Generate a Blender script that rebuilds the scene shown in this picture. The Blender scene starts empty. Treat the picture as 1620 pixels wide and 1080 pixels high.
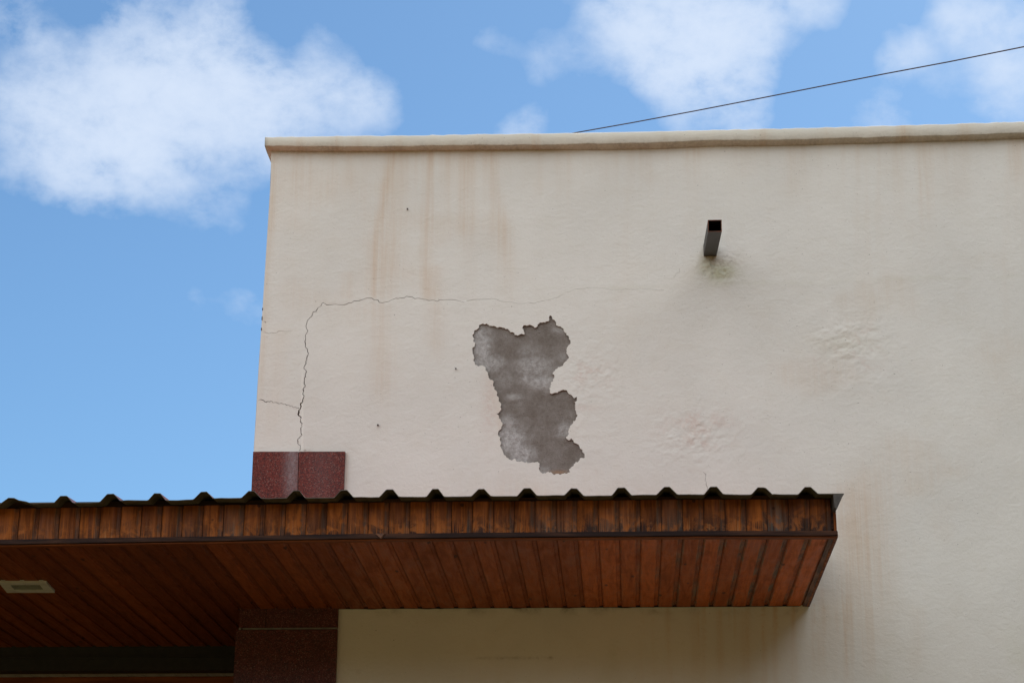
import bpy, bmesh, math, random
import numpy as np
from mathutils import Vector, Matrix
from mathutils.geometry import delaunay_2d_cdt
random.seed(7)
SC = bpy.context.scene
# ------------------------------------------------------------------ camera
F = 3140.0                                   # focal length in pixels of a 1620 px wide picture
PITCH, ROLL, YAW = math.radians(19.289), math.radians(0.327), math.radians(3.340)
EYE = Vector((0.0, 0.0, 1.6))
_c, _s = math.cos, math.sin
FWD = Vector((-_s(YAW)*_c(PITCH), _c(YAW)*_c(PITCH), _s(PITCH)))
_r0 = Vector((_c(YAW), _s(YAW), 0)); _u0 = _r0.cross(FWD)
RIGHT = _c(ROLL)*_r0 + _s(ROLL)*_u0
UP = -_s(ROLL)*_r0 + _c(ROLL)*_u0
cam = bpy.data.cameras.new('camera'); cob = bpy.data.objects.new('camera', cam); SC.collection.objects.link(cob)
m = Matrix((RIGHT, UP, -FWD)).transposed().to_4x4(); m.translation = EYE; cob.matrix_world = m
cam.sensor_width = 36; cam.lens = 36*F/1620; cam.clip_end = 5000
SC.camera = cob
def RAY(px, py): return (FWD + RIGHT*((px-810)/F) - UP*((py-540)/F)).normalized()
def UY(px, py, Y): d = RAY(px, py); return EYE + d*((Y-EYE.y)/d.y)       # point of the vertical plane y = Y
def UZ(px, py, Z): d = RAY(px, py); return EYE + d*((Z-EYE.z)/d.z)       # point of the level plane z = Z
# ------------------------------------------------------------------ exposure, sun, sky
SC.view_settings.view_transform = 'Standard'; SC.view_settings.look = 'None'
SC.view_settings.exposure = 0.0; SC.view_settings.gamma = 1.0
SC.render.engine = 'CYCLES'
SUN_DIR = Vector((1.0, 1.8, 2.35)).normalized()
sun_el = math.asin(SUN_DIR.z); sun_az = math.atan2(SUN_DIR.x, SUN_DIR.y)
sl = bpy.data.lights.new('sun', 'SUN'); sl.energy = 4.0; sl.angle = math.radians(0.53); sl.color = (1.0, 0.95, 0.87)
so = bpy.data.objects.new('sun', sl); SC.collection.objects.link(so)
so.rotation_euler = (-SUN_DIR).to_track_quat('-Z', 'Y').to_euler(); so.location = (20, 40, 50)

class NT:
    """tiny helper for node trees"""
    def __init__(s, tree): s.t = tree; s.n = tree.nodes; s.l = tree.links
    def node(s, kind, **kw):
        n = s.n.new(kind)
        for k, v in kw.items(): setattr(n, k, v)
        return n
    def put(s, sock, v):
        if isinstance(v, bpy.types.NodeSocket): s.l.new(v, sock)
        elif v is not None: sock.default_value = v
    def math(s, op, a, b=None, c=None, clamp=False):
        n = s.node('ShaderNodeMath', operation=op); n.use_clamp = clamp
        s.put(n.inputs[0], a)
        if b is not None: s.put(n.inputs[1], b)
        if c is not None: s.put(n.inputs[2], c)
        return n.outputs[0]
    def vmath(s, op, a, b=None, scale=None):
        n = s.node('ShaderNodeVectorMath', operation=op); s.put(n.inputs[0], a)
        if b is not None: s.put(n.inputs[1], b)
        if scale is not None: s.put(n.inputs['Scale'], scale)
        return n.outputs['Value'] if op in ('DISTANCE', 'DOT_PRODUCT', 'LENGTH') else n.outputs[0]
    def rng(s, v, a, b, c=0.0, d=1.0, smooth=True):
        n = s.node('ShaderNodeMapRange', interpolation_type='SMOOTHSTEP' if smooth else 'LINEAR')
        s.put(n.inputs[0], v)
        for i, x in enumerate((a, b, c, d)): s.put(n.inputs[i+1], x)
        return n.outputs[0]
    def noise(s, vec, scale, detail=6, rough=0.55, dist=0.0):
        n = s.node('ShaderNodeTexNoise'); s.put(n.inputs['Vector'], vec)
        n.inputs['Scale'].default_value = scale; n.inputs['Detail'].default_value = detail
        n.inputs['Roughness'].default_value = rough; n.inputs['Distortion'].default_value = dist
        return n.outputs['Fac']
    def mix(s, f, a, b, mode='MIX'):
        n = s.node('ShaderNodeMix', data_type='RGBA', blend_type=mode)
        s.put(n.inputs[0], f); s.put(n.inputs[6], col4(a)); s.put(n.inputs[7], col4(b))
        return n.outputs[2]
    def attr(s, name): return s.node('ShaderNodeAttribute', attribute_name=name).outputs['Fac']
    def coord(s, which='Object'): return s.node('ShaderNodeTexCoord').outputs[which]
    def scale(s, vec, v):
        n = s.node('ShaderNodeMapping'); s.put(n.inputs['Vector'], vec); n.inputs['Scale'].default_value = v; return n.outputs[0]
def col4(v): return (*v, 1.0) if isinstance(v, tuple) and len(v) == 3 else v
def srgb(r, g, b):
    f = lambda c: (c/255/12.92) if c/255 <= 0.04045 else ((c/255+0.055)/1.055)**2.4
    return (f(r), f(g), f(b))

world = bpy.data.worlds.new("World"); SC.world = world; world.use_nodes = True
w = NT(world.node_tree); w.n.clear()
sky = w.node('ShaderNodeTexSky', sky_type='NISHITA'); sky.sun_disc = False
sky.sun_elevation = sun_el; sky.sun_rotation = sun_az
sky.altitude = 300; sky.air_density = 1.0; sky.dust_density = 0.6; sky.ozone_density = 1.6
d = w.vmath('NORMALIZE', w.coord('Generated'))
# clouds: soft banks at fixed compass directions, broken up by noise on the sky sphere
BANKS = [(70,150,120,.5),(50,235,95,.42),(170,200,130,.6),(150,265,80,.42),(260,110,130,.6),(330,190,140,.55),(390,110,120,.45),
         (480,150,115,.6),(560,165,75,.35),(250,40,100,.25),(30,40,110,.32),(430,215,90,.3),(235,225,90,.35),(330,60,70,.3),(600,160,50,.3),(120,300,60,.3),
         (960,-10,70,.35),(1010,60,110,.65),(1110,95,120,.7),(1090,150,75,.4),(1190,20,110,.65),(1080,0,120,.5),(860,95,55,.26),(775,60,40,.22),
         (830,205,50,.55),(1195,175,55,.48),(1290,0,60,.3),(1432,75,48,.62),(1530,12,60,.6),(1605,60,75,.62),(1605,150,60,.5),(1400,185,55,.38),
         (1500,120,80,.2),(320,315,80,.33),(320,478,34,.2),(395,485,45,.26),(250,300,60,.22),(1000,120,60,.3),(22,100,48,-.38),(110,45,60,-.22),(440,60,55,-.35),(455,95,40,-.2),(950,150,60,-.2),(300,290,90,-.2),(90,330,90,-.2),(1270,110,70,-.3)]
acc = None
warp = w.node('ShaderNodeTexNoise'); w.put(warp.inputs['Vector'], d); warp.inputs['Scale'].default_value = 22; warp.inputs['Detail'].default_value = 4
dw = w.vmath('ADD', d, w.vmath('SCALE', w.vmath('SUBTRACT', warp.outputs['Color'], (0.5, 0.5, 0.5)), scale=0.035))
for px, py, r, wt in BANKS:
    dd = w.vmath('DISTANCE', dw, tuple(RAY(px, py)))
    g = w.rng(dd, 0.0, r*1.42/F, wt, 0.0)
    acc = g if acc is None else w.math('ADD', acc, g)
ds = w.scale(d, (1, 1, 1.35))
fb = w.noise(ds, 21.0, 10, 0.62, 0.15)
fb2 = w.noise(ds, 64.0, 8, 0.62, 0.1)
body = w.math('ADD', w.math('MULTIPLY', w.rng(fb, 0.30, 0.70, 0.0, 1.6, False), 0.68), w.math('MULTIPLY', w.rng(fb2, 0.30, 0.70, -0.1, 1.7, False), 0.32))
dens = w.math('MAXIMUM', w.math('SUBTRACT', w.math('MULTIPLY', acc, body), 0.10), 0.0)
cover = w.math('SUBTRACT', 1.0, w.math('POWER', 2.718, w.math('MULTIPLY', dens, -1.85)))
# unseen broken cloud behind and above the viewer, added to brighten the wall
sep = w.node('ShaderNodeSeparateXYZ'); w.put(sep.inputs[0], d)
away = w.vmath('DOT_PRODUCT', d, tuple(FWD))
lean = w.math('MULTIPLY', w.vmath('DOT_PRODUCT', d, (-0.75, -0.35, 0.56)), 0.22)
rest = w.math('MULTIPLY', w.rng(w.math('ADD', w.noise(d, 3.2, 7, 0.58), lean), 0.45, 0.60), w.rng(away, 0.93, 0.70))
ctint = w.mix(w.rng(away, 0.9, -0.2), (0.74, 0.84, 1.0), (1.70, 1.79, 1.90))
skyc = w.mix(1.0, sky.outputs[0], (0.1, 0.1, 0.1), 'MULTIPLY')
skyc = w.mix(1.0, skyc, (0.83, 1.13, 1.28), 'MULTIPLY')
tot = w.math('MAXIMUM', w.math('MULTIPLY', cover, 0.92), w.math('MULTIPLY', rest, 0.9))
tot = w.math('MULTIPLY', tot, w.rng(sep.outputs[2], -0.02, 0.06))
colr = w.mix(tot, skyc, ctint)
bg = w.node('ShaderNodeBackground'); bg.inputs[1].default_value = 0.1
w.put(bg.inputs[0], w.mix(1.0, colr, (10.0, 10.0, 10.0), 'MULTIPLY'))
wo = w.node('ShaderNodeOutputWorld'); w.l.new(bg.outputs[0], wo.inputs[0])

# ------------------------------------------------------------------ object helpers
COL = SC.collection
def tag(o, label=None, cat=None, group=None, kind=None):
    if label: o['label'] = label
    if cat: o['category'] = cat
    if group: o['group'] = group
    if kind: o['kind'] = kind
    return o
def empty(name, loc):
    o = bpy.data.objects.new(name, None); COL.objects.link(o); o.location = loc; o.empty_display_size = .2; return o
def link(name, me, mat, parent=None):
    o = bpy.data.objects.new(name, me); COL.objects.link(o)
    for mm in (mat if isinstance(mat, (list, tuple)) else [mat]): me.materials.append(mm)
    if parent is not None:
        o.parent = parent
        root = Vector((0, 0, 0)); q = parent
        while q is not None: root += q.location; q = q.parent
        o.location = -root            # meshes are written in world coordinates
    return o
def mesh(name, V, Fc, mat, parent=None, smooth=False, mi=None, attrs=None):
    me = bpy.data.meshes.new(name); me.from_pydata([tuple(v) for v in V], [], [tuple(f) for f in Fc])
    if smooth: me.polygons.foreach_set('use_smooth', [True]*len(me.polygons))
    if mi is not None: me.polygons.foreach_set('material_index', list(mi))
    for k, a in (attrs or {}).items():
        at = me.attributes.new(k, 'FLOAT', 'POINT'); at.data.foreach_set('value', np.asarray(a, dtype=np.float32))
    me.update(); return link(name, me, mat, parent)
class MB:
    def __init__(s): s.v = []; s.f = []; s.m = []; s.a = {}
    def add(s, V, Fc, mi=0, **at):
        b = len(s.v); s.v += [Vector(v) for v in V]; s.f += [tuple(i+b for i in f) for f in Fc]; s.m += [mi]*len(Fc)
        for k in set(list(at)+list(s.a)):
            s.a.setdefault(k, [0.0]*b); s.a[k] += [at.get(k, 0.0)]*len(V)
    def box(s, a, b, mi=0, bev=0.0, **at):
        x0, y0, z0 = a; x1, y1, z1 = b
        if bev <= 0:
            V = [(x, y, z) for z in (z0, z1) for y in (y0, y1) for x in (x0, x1)]
            s.add(V, [(0,2,3,1),(4,5,7,6),(0,1,5,4),(2,6,7,3),(0,4,6,2),(1,3,7,5)], mi, **at); return
        bm = bmesh.new(); bmesh.ops.create_cube(bm, size=1)
        for v in bm.verts: v.co = Vector(((x0+x1)/2+v.co.x*(x1-x0), (y0+y1)/2+v.co.y*(y1-y0), (z0+z1)/2+v.co.z*(z1-z0)))
        bmesh.ops.bevel(bm, geom=bm.edges[:], offset=bev, segments=2, affect='EDGES', profile=.6)
        bm.verts.index_update()
        s.add([v.co.copy() for v in bm.verts], [[v.index for v in f.verts] for f in bm.faces], mi, **at); bm.free()
    def build(s, name, mat, parent=None, smooth=False): return mesh(name, s.v, s.f, mat, parent, smooth, s.m, s.a)

def material(name):
    mt = bpy.data.materials.new(name); mt.use_nodes = True
    t = NT(mt.node_tree); p = t.n['Principled BSDF']; return mt, t, p
def bump(t, p, h, strength=0.4, dist=0.004, prev=None):
    b = t.node('ShaderNodeBump'); b.inputs['Strength'].default_value = strength; b.inputs['Distance'].default_value = dist
    t.put(b.inputs['Height'], h)
    if prev is not None: t.l.new(prev, b.inputs['Normal'])
    t.l.new(b.outputs[0], p.inputs['Normal']); return b.outputs[0]

# numpy noise --------------------------------------------------------
def vnoise(x, y, seed=0):
    x = np.asarray(x, float); y = np.asarray(y, float)
    xi = np.floor(x).astype(np.int64); yi = np.floor(y).astype(np.int64); xf = x-xi; yf = y-yi
    def h(a, b):
        n = (a*374761393 + b*668265263 + seed*974711) & 0xffffffff
        n = ((n ^ (n >> 13))*1274126177) & 0xffffffff
        return ((n ^ (n >> 16)) & 0xffff)/65535.0
    u = xf*xf*(3-2*xf); v = yf*yf*(3-2*yf)
    return (h(xi,yi)*(1-u)+h(xi+1,yi)*u)*(1-v) + (h(xi,yi+1)*(1-u)+h(xi+1,yi+1)*u)*v
def fbm(x, y, oct=5, seed=0, g=0.5):
    a = 1.0; s = 0; n = 0
    for k in range(oct): s = s+a*vnoise(np.asarray(x)*2**k+17.3*k, np.asarray(y)*2**k+9.1*k, seed+k); n += a; a *= g
    return s/n-0.5

# ------------------------------------------------------------------ materials
WALLC = (0.81, 0.765, 0.69)
def plaster_mat(name, base=WALLC, use_attr=True):
    mt, t, p = material(name)
    c = t.coord(); big = t.noise(c, 1.6, 4, .5); mid = t.noise(c, 7, 5, .6); fine = t.noise(c, 55, 5, .6); grit = t.noise(c, 420, 3, .6)
    col = t.mix(t.rng(big, .3, .7), tuple(x*.95 for x in base), tuple(min(1, x*1.03) for x in base))
    col = t.mix(t.math('MULTIPLY', t.rng(mid, .45, .75), .22), col, (base[0]*.90, base[1]*.86, base[2]*.80))
    col = t.mix(t.math('MULTIPLY', t.rng(fine, .52, .75), .16), col, (base[0]*.86, base[1]*.85, base[2]*.80))
    if use_attr:
        vs = t.noise(t.scale(c, (52, 1, 1.0)), 1.0, 6, .68)            # thin vertical runs inside the stains
        st = t.attr('stain_bounce'); brk = t.rng(vs, .30, .66, .45, 1.15)
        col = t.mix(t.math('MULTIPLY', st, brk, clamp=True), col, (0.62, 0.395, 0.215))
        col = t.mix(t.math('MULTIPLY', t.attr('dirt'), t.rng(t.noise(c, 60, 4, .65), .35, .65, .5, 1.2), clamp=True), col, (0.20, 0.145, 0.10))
        col = t.mix(t.math('MULTIPLY', t.attr('green'), t.rng(mid, .35, .6, .5, 1.0), clamp=True), col, (0.50, 0.49, 0.28))
        col = t.mix(t.math('MULTIPLY', t.attr('pink'), t.rng(fine, .35, .6, .3, 1.0), clamp=True), col, (0.66, 0.48, 0.40))
    speck = t.math('MULTIPLY', t.rng(t.noise(c, 95, 2, .5), .735, .76), .6)
    col = t.mix(speck, col, (0.16, 0.12, 0.09))
    t.put(p.inputs['Base Color'], col); p.inputs['Roughness'].default_value = .88; p.inputs['Specular IOR Level'].default_value = .25
    trowel = t.noise(t.scale(c, (1, 1, 1.7)), 16, 5, .6, .6)
    hh = t.math('ADD', t.math('MULTIPLY', trowel, .6), t.math('ADD', t.math('MULTIPLY', fine, .40), t.math('MULTIPLY', grit, .16)))
    bump(t, p, hh, .5, .008)
    return mt
M_wall = plaster_mat('cream_plaster')
M_cap = plaster_mat('coping_plaster', (0.76, 0.70, 0.59))

M_chip, t, p = material('broken_plaster_edge')
c = t.coord(); t.put(p.inputs['Base Color'], t.mix(t.noise(c, 60, 4), (0.62, 0.56, 0.48), (0.36, 0.31, 0.27))); p.inputs['Roughness'].default_value = .95
bump(t, p, t.noise(c, 180, 4), .6, .004)

M_bare, t, p = material('bare_cement_render')
c = t.coord(); n1 = t.noise(c, 9, 6, .65); n2 = t.noise(c, 48, 5, .65); n3 = t.noise(c, 260, 4, .7)
col = t.mix(t.rng(n1, .35, .68), (0.235, 0.195, 0.162), (0.325, 0.285, 0.250))
lime = t.math('MULTIPLY', t.attr('lime'), t.rng(t.math('ADD', t.math('MULTIPLY', n2, .55), t.math('MULTIPLY', n3, .45)), .40, .56, .38, 1.0), clamp=True)
col = t.mix(lime, col, (0.68, 0.65, 0.62))
col = t.mix(t.attr('ochre'), col, (0.50, 0.29, 0.17))
col = t.mix(t.math('MULTIPLY', t.rng(n3, .52, .66), .6), col, (0.11, 0.085, 0.068))
t.put(p.inputs['Base Color'], col); p.inputs['Roughness'].default_value = .96; p.inputs['Specular IOR Level'].default_value = .1
bump(t, p, t.math('ADD', t.math('MULTIPLY', n2, .6), t.math('MULTIPLY', n3, .7)), 1.0, .010)

M_crack, t, p = material('crack_inside')
t.put(p.inputs['Base Color'], t.mix(t.noise(t.coord(), 30), (0.20, 0.105, 0.055), (0.07, 0.042, 0.028))); p.inputs['Roughness'].default_value = 1.0

def granite(name, a, b, haze=True):
    mt, t, p = material(name); c = t.coord()
    v = t.node('ShaderNodeTexVoronoi'); t.put(v.inputs['Vector'], c); v.inputs['Scale'].default_value = 230; v.inputs['Randomness'].default_value = 1
    n = t.noise(c, 110, 4, .7); g = t.noise(c, 7, 4, .6)
    sepc = t.node('ShaderNodeSeparateColor'); t.put(sepc.inputs[0], v.outputs['Color'])
    col = t.mix(t.rng(sepc.outputs[0], .15, .9), a, b)
    col = t.mix(t.math('MULTIPLY', t.rng(sepc.outputs[1], .82, .9), .8), col, (0.025, 0.018, 0.018))
    col = t.mix(t.math('MULTIPLY', t.rng(sepc.outputs[2], .86, .95), .5), col, (0.30, 0.17, 0.14))
    col = t.mix(t.math('MULTIPLY', t.rng(g, .4, .75), .35), col, (0.045, 0.025, 0.022))
    if haze: col = t.mix(t.math('MULTIPLY', t.attr('haze'), t.rng(n, .3, .7, .3, .9)), col, (0.30, 0.24, 0.24))
    t.put(p.inputs['Base Color'], col); p.inputs['Roughness'].default_value = .6; p.inputs['Specular IOR Level'].default_value = .25
    bump(t, p, n, .15, .001)
    return mt
M_gran = granite('red_granite', (0.088, 0.012, 0.008), (0.20, 0.034, 0.021))
M_gran2 = granite('polished_red_granite', (0.075, 0.018, 0.015), (0.15, 0.040, 0.033), False)
M_gran2.node_tree.nodes['Principled BSDF'].inputs['Roughness'].default_value = .5

def wood(name, axis, dark, light, weather):
    """axis: world axis the grain runs along (1 = y, 2 = z)"""
    mt, t, p = material(name); c = t.coord(); rn = t.attr('board')
    off = t.node('ShaderNodeCombineXYZ'); t.put(off.inputs[0], t.math('MULTIPLY', rn, 3.0)); t.put(off.inputs[1], t.math('MULTIPLY', rn, 37.0)); t.put(off.inputs[2], t.math('MULTIPLY', rn, 71.0))
    v = t.vmath('ADD', c, off.outputs[0])
    sg = [62, 62, 62]; sg[axis] = 2.6
    sb = [22, 22, 22]; sb[axis] = 3.2
    grain = t.noise(t.scale(v, tuple(sg)), 1, 6, .65, .5); fine = t.noise(t.scale(v, tuple(x*4 if i != axis else x*2 for i, x in enumerate(sg))), 1, 4, .6)
    blot = t.noise(t.scale(v, tuple(sb)), 1, 5, .62, .8); blot2 = t.noise(v, 17, 5, .65, .6)
    col = t.mix(t.rng(grain, .32, .68), dark, light)
    col = t.mix(t.rng(rn, .35, 1, 0, .5, False), col, tuple(x*.55 for x in dark))
    col = t.mix(t.rng(rn, .3, 0, 0, .35, False), col, tuple(x*1.35 for x in light))
    col = t.mix(t.math('MULTIPLY', t.rng(blot, .50, .68), weather), col, (0.040, 0.016, 0.008))
    low = t.attr('low')                                                 # lower ends of the boards: lighter orange, with weather marks
    col = t.mix(t.math('MULTIPLY', low, t.rng(blot, .62, .40, .1, .7), clamp=True), col, (0.46, 0.145, 0.028))
    col = t.mix(t.math('MULTIPLY', t.math('MULTIPLY', t.math('ADD', low, .18), t.rng(fine, .36, .54)), t.rng(blot2, .40, .56), clamp=True), col, (0.040, 0.014, 0.008))
    col = t.mix(t.math('MULTIPLY', t.math('MULTIPLY', low, t.rng(fine, .55, .72)), t.rng(blot2, .62, .42), clamp=True), col, (0.36, 0.20, 0.09))
    col = t.mix(t.math('MULTIPLY', t.math('MULTIPLY', t.attr('grey'), t.rng(grain, .38, .58, .15, 1.0)), t.rng(blot2, .35, .55, .35, 1.0), clamp=True), col, (0.17, 0.155, 0.135))
    col = t.mix(t.math('MULTIPLY', t.attr('black'), t.rng(blot2, .35, .55, .4, 1.0), clamp=True), col, (0.022, 0.012, 0.010))
    kn = t.node('ShaderNodeTexVoronoi'); t.put(kn.inputs['Vector'], t.scale(v, (9, 9, 9) if axis == 2 else (9, 3.0, 9))); kn.inputs['Scale'].default_value = 1
    col = t.mix(t.rng(kn.outputs['Distance'], .10, .055, 0, .85), col, (0.035, 0.014, 0.008))
    t.put(p.inputs['Base Color'], t.mix(t.attr('worn_lit'), col, t.mix(1.0, col, (2.25, 2.2, 1.9), 'MULTIPLY'))); t.put(p.inputs['Roughness'], t.rng(blot, .3, .7, .5, .78)); p.inputs['Specular IOR Level'].default_value = .18
    bump(t, p, t.math('ADD', t.math('MULTIPLY', grain, .6), t.math('MULTIPLY', fine, .4)), .5, .0025)
    return mt
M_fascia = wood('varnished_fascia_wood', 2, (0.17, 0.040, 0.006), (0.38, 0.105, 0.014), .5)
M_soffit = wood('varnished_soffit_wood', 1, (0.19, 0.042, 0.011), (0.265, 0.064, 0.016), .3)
M_trim, t, p = material('dark_trim_wood')
c = t.coord(); t.put(p.inputs['Base Color'], t.mix(t.rng(t.noise(t.scale(c, (3, 40, 40)), 1, 5, .6), .4, .7), (0.022, 0.012, 0.011), (0.085, 0.036, 0.020))); p.inputs['Roughness'].default_value = .7; p.inputs['Specular IOR Level'].default_value = .15
M_redtrim, t, p = material('red_brown_trim_wood')
c = t.coord(); t.put(p.inputs['Base Color'], t.mix(t.rng(t.noise(t.scale(c, (3, 40, 40)), 1, 5, .6), .35, .7), (0.14, 0.036, 0.012), (0.26, 0.075, 0.022))); p.inputs['Roughness'].default_value = .65; p.inputs['Specular IOR Level'].default_value = .15
M_endtrim, t, p = material('weathered_end_trim')
c = t.coord(); t.put(p.inputs['Base Color'], t.mix(t.rng(t.noise(t.scale(c, (30, 5, 30)), 1, 5, .7), .35, .65), (0.05, 0.022, 0.014), (0.21, 0.085, 0.04))); p.inputs['Roughness'].default_value = .7

def metal_paint(name, a, b, rough=.5, metallic=0.0):
    mt, t, p = material(name); c = t.coord()
    t.put(p.inputs['Base Color'], t.mix(t.rng(t.noise(c, 22, 6, .65), .4, .65), a, b)); p.inputs['Roughness'].default_value = rough; p.inputs['Metallic'].default_value = metallic
    bump(t, p, t.noise(c, 40, 4), .25, .002)
    return mt
M_rooftop = metal_paint('brick_red_sheet', (0.34, 0.075, 0.045), (0.25, 0.065, 0.045), .45)
M_roofunder = metal_paint('grey_sheet_underside', (0.15, 0.135, 0.11), (0.075, 0.065, 0.055), .7)
M_flash = metal_paint('flashing_metal', (0.085, 0.072, 0.06), (0.05, 0.042, 0.036), .7)
M_pipe = metal_paint('dark_steel', (0.036, 0.033, 0.027), (0.022, 0.020, 0.017), .6, .0)
M_rust = metal_paint('rusty_rim', (0.23, 0.075, 0.035), (0.12, 0.05, 0.03), .8)
M_black = metal_paint('black_steel', (0.012, 0.012, 0.012), (0.020, 0.018, 0.016), .6)
M_greyslat = metal_paint('grey_slats', (0.42, 0.42, 0.40), (0.32, 0.32, 0.30), .7)
M_vent = metal_paint('off_white_plastic', (0.62, 0.62, 0.58), (0.54, 0.53, 0.50), .5)
M_ventin = metal_paint('vent_grille_grey', (0.28, 0.29, 0.25), (0.20, 0.20, 0.18), .6)
M_strip = metal_paint('aluminium_strip', (0.22, 0.20, 0.18), (0.15, 0.14, 0.13), .5, .2)
M_wire = metal_paint('black_cable', (0.05, 0.022, 0.020), (0.03, 0.016, 0.016), .6)
M_nail = metal_paint('rusty_nail', (0.10, 0.065, 0.05), (0.05, 0.035, 0.03), .8)
M_shade_box = metal_paint('dark_shade_box', (0.10, 0.085, 0.07), (0.075, 0.065, 0.055), .9)  # for the added box that dims the right of the wall
M_roofdeck = metal_paint('roof_concrete', (0.33, 0.31, 0.28), (0.26, 0.24, 0.22), .9)

# ------------------------------------------------------------------ measured planes
YF = 8.5                                     # fascia
ZS = UY(1000, 851, YF).z                     # level soffit
YW = UZ(918, 960.5, ZS).y                    # cream wall
XR = UY(1323.5, 825, YF).x                   # right end of the canopy
YOFF = 0.02                                  # granite stands proud of the wall
def W(px, py): return UY(px, py, YW)
print('ZS', ZS, 'YW', YW, 'XR', XR, 'corner', W(401, 712), 'top', W(421, 216), 'right', W(1620, 1080))

# ------------------------------------------------------------------ ground, and an unseen rise added behind the viewer to block low sky
M_ground, t, p = material('asphalt_yard'); c = t.coord()
t.put(p.inputs['Base Color'], t.mix(t.rng(t.noise(c, .6, 8, .6), .35, .65), (0.105, 0.072, 0.014), (0.145, 0.100, 0.022))); p.inputs['Roughness'].default_value = .92
bump(t, p, t.noise(c, 60, 4), .5, .01)
R0 = 1500
mb = MB(); mb.add([(-R0, -R0, 0), (R0, -R0, 0), (R0, R0, 0), (-R0, R0, 0)], [(0, 1, 2, 3)])
tag(mb.build('ground', M_ground), kind='structure')
M_sky_block, t, p = material('sky_block_ochre'); c = t.coord()
t.put(p.inputs['Base Color'], t.mix(t.rng(t.noise(c, .35, 8, .65), .35, .65), (0.050, 0.036, 0.012), (0.12, 0.075, 0.025))); p.inputs['Roughness'].default_value = 1.0
V = []; Fc = []; NX, NY = 60, 18
for j in range(NY+1):
    for i in range(NX+1):
        a = -math.pi + math.pi*(i/NX); r = 26 + j*4.0
        x = r*math.cos(a)*1.25; y = -6 + r*math.sin(a)*1.0
        hgt = 16*(1+1.8*max(0, math.cos(a)))*math.sin(min(1, j/9)*math.pi/2)*(0.9+0.5*float(fbm(x*.08, y*.08, 4, 3)))*min(1, 3*math.sin(math.pi*i/NX)+.15) if j else -.3
        V.append((x, y, hgt))
for j in range(NY):
    for i in range(NX):
        a = j*(NX+1)+i; Fc.append((a, a+1, a+NX+2, a+NX+1))
tag(mesh('unseen_sky_block', V, Fc, M_sky_block, smooth=True), kind='structure')

# ------------------------------------------------------------------ building
corner = W(401, 712)
bld = empty('building', (0.6, YW, 0))
tag(bld, 'cream plastered building with rain stains, cracks and a bare grey patch of fallen plaster', 'building')

# dark box added beyond the right edge of the view, dims the wall
mb = MB(); mb.box((3.6, YW-3.0, 0), (5.45, YW-.03, 6.2)); SHADE_BOX = mb
# left edge of the wall as seen (the old corner is not quite plumb)
edge_px = [(429.0, 225), (428.5, 280), (423.5, 360), (417.2, 460), (413.4, 520), (410.5, 560), (407.6, 605), (404.6, 660), (401.2, 712), (399.6, 760), (391, 900), (383, 1040), (380, 1095)]
edge = [W(*q) for q in edge_px]
edge_z = np.array([e.z for e in edge]); edge_x = np.array([e.x for e in edge])
ztop_px = [(429, 226), (1620, 203), (1700, 201)]
XMAX = 5.5; ZB = 0.0; ZT = W(429, 225).z + .02
def edge_at(z): return np.interp(z, edge_z[::-1], edge_x[::-1])
def pxz(pts): return [(W(a, b).x, W(a, b).z) for a, b in pts]

# bare patch outline, traced in a 3.373x enlargement with origin (680,460)
PO = [(228,235),(240,210),(262,188),(285,174),(305,174),(320,188),(345,188),(372,192),(395,197),(415,203),(425,212),(445,222),(468,240),(480,234),(505,233),(500,218),(494,203),(496,190),(515,187),(538,183),(552,190),(558,197),(575,180),(600,170),(628,163),(637,158),(634,145),(640,132),(652,140),(662,155),(672,165),(672,180),(690,190),(715,205),(730,225),(742,245),(748,262),(747,285),(738,295),(732,310),(727,330),(735,342),(742,352),(735,365),(722,380),(712,398),(700,404),(682,410),(670,420),(660,432),(655,445),(664,465),(658,485),(646,488),(645,510),(642,530),(640,545),(660,546),(682,545),(700,532),(715,528),(735,540),(745,552),(760,562),(770,575),(784,565),(785,585),(768,592),(775,610),(775,630),(780,650),(789,665),(780,678),(778,690),(765,695),(757,712),(748,725),(740,745),(736,770),(730,790),(742,797),(755,787),(765,795),(785,815),(800,830),(815,850),(826,870),(828,888),(812,890),(800,897),(790,912),(778,913),(768,925),(755,940),(742,950),(748,966),(735,972),(705,975),(680,975),(655,975),(640,968),(628,965),(620,972),(605,975),(592,968),(583,950),(583,930),(576,912),(560,916),(545,915),(530,918),(518,912),(505,917),(490,908),(475,912),(460,905),(448,895),(432,902),(420,893),(405,878),(390,858),(380,835),(376,800),(365,770),(368,745),(380,725),(383,700),(368,680),(358,658),(375,645),(376,620),(368,590),(357,560),(350,530),(338,500),(330,475),(318,470),(310,450),(298,425),(292,405),(275,400),(258,406),(245,398),(240,385),(238,360),(228,325),(228,305),(240,290),(232,265)]
patch = pxz([(680+a/3.373, 460+b/3.373) for a, b in PO])
def roughen(P, amp, closed=True, levels=2):
    for k in range(levels):
        Q = []; n = len(P)
        for i in range(n if closed else n-1):
            a = P[i]; b = P[(i+1) % n]; dx, dz = b[0]-a[0], b[1]-a[1]; L = math.hypot(dx, dz)
            o = random.uniform(-amp, amp)*min(L, .03)
            Q.append(a)
            if L > .004: Q.append(((a[0]+b[0])/2-dz/L*o, (a[1]+b[1])/2+dx/L*o))
        if not closed: Q.append(P[-1])
        P = Q
    return P
patch = roughen(patch, .28, True, 2)

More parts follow.
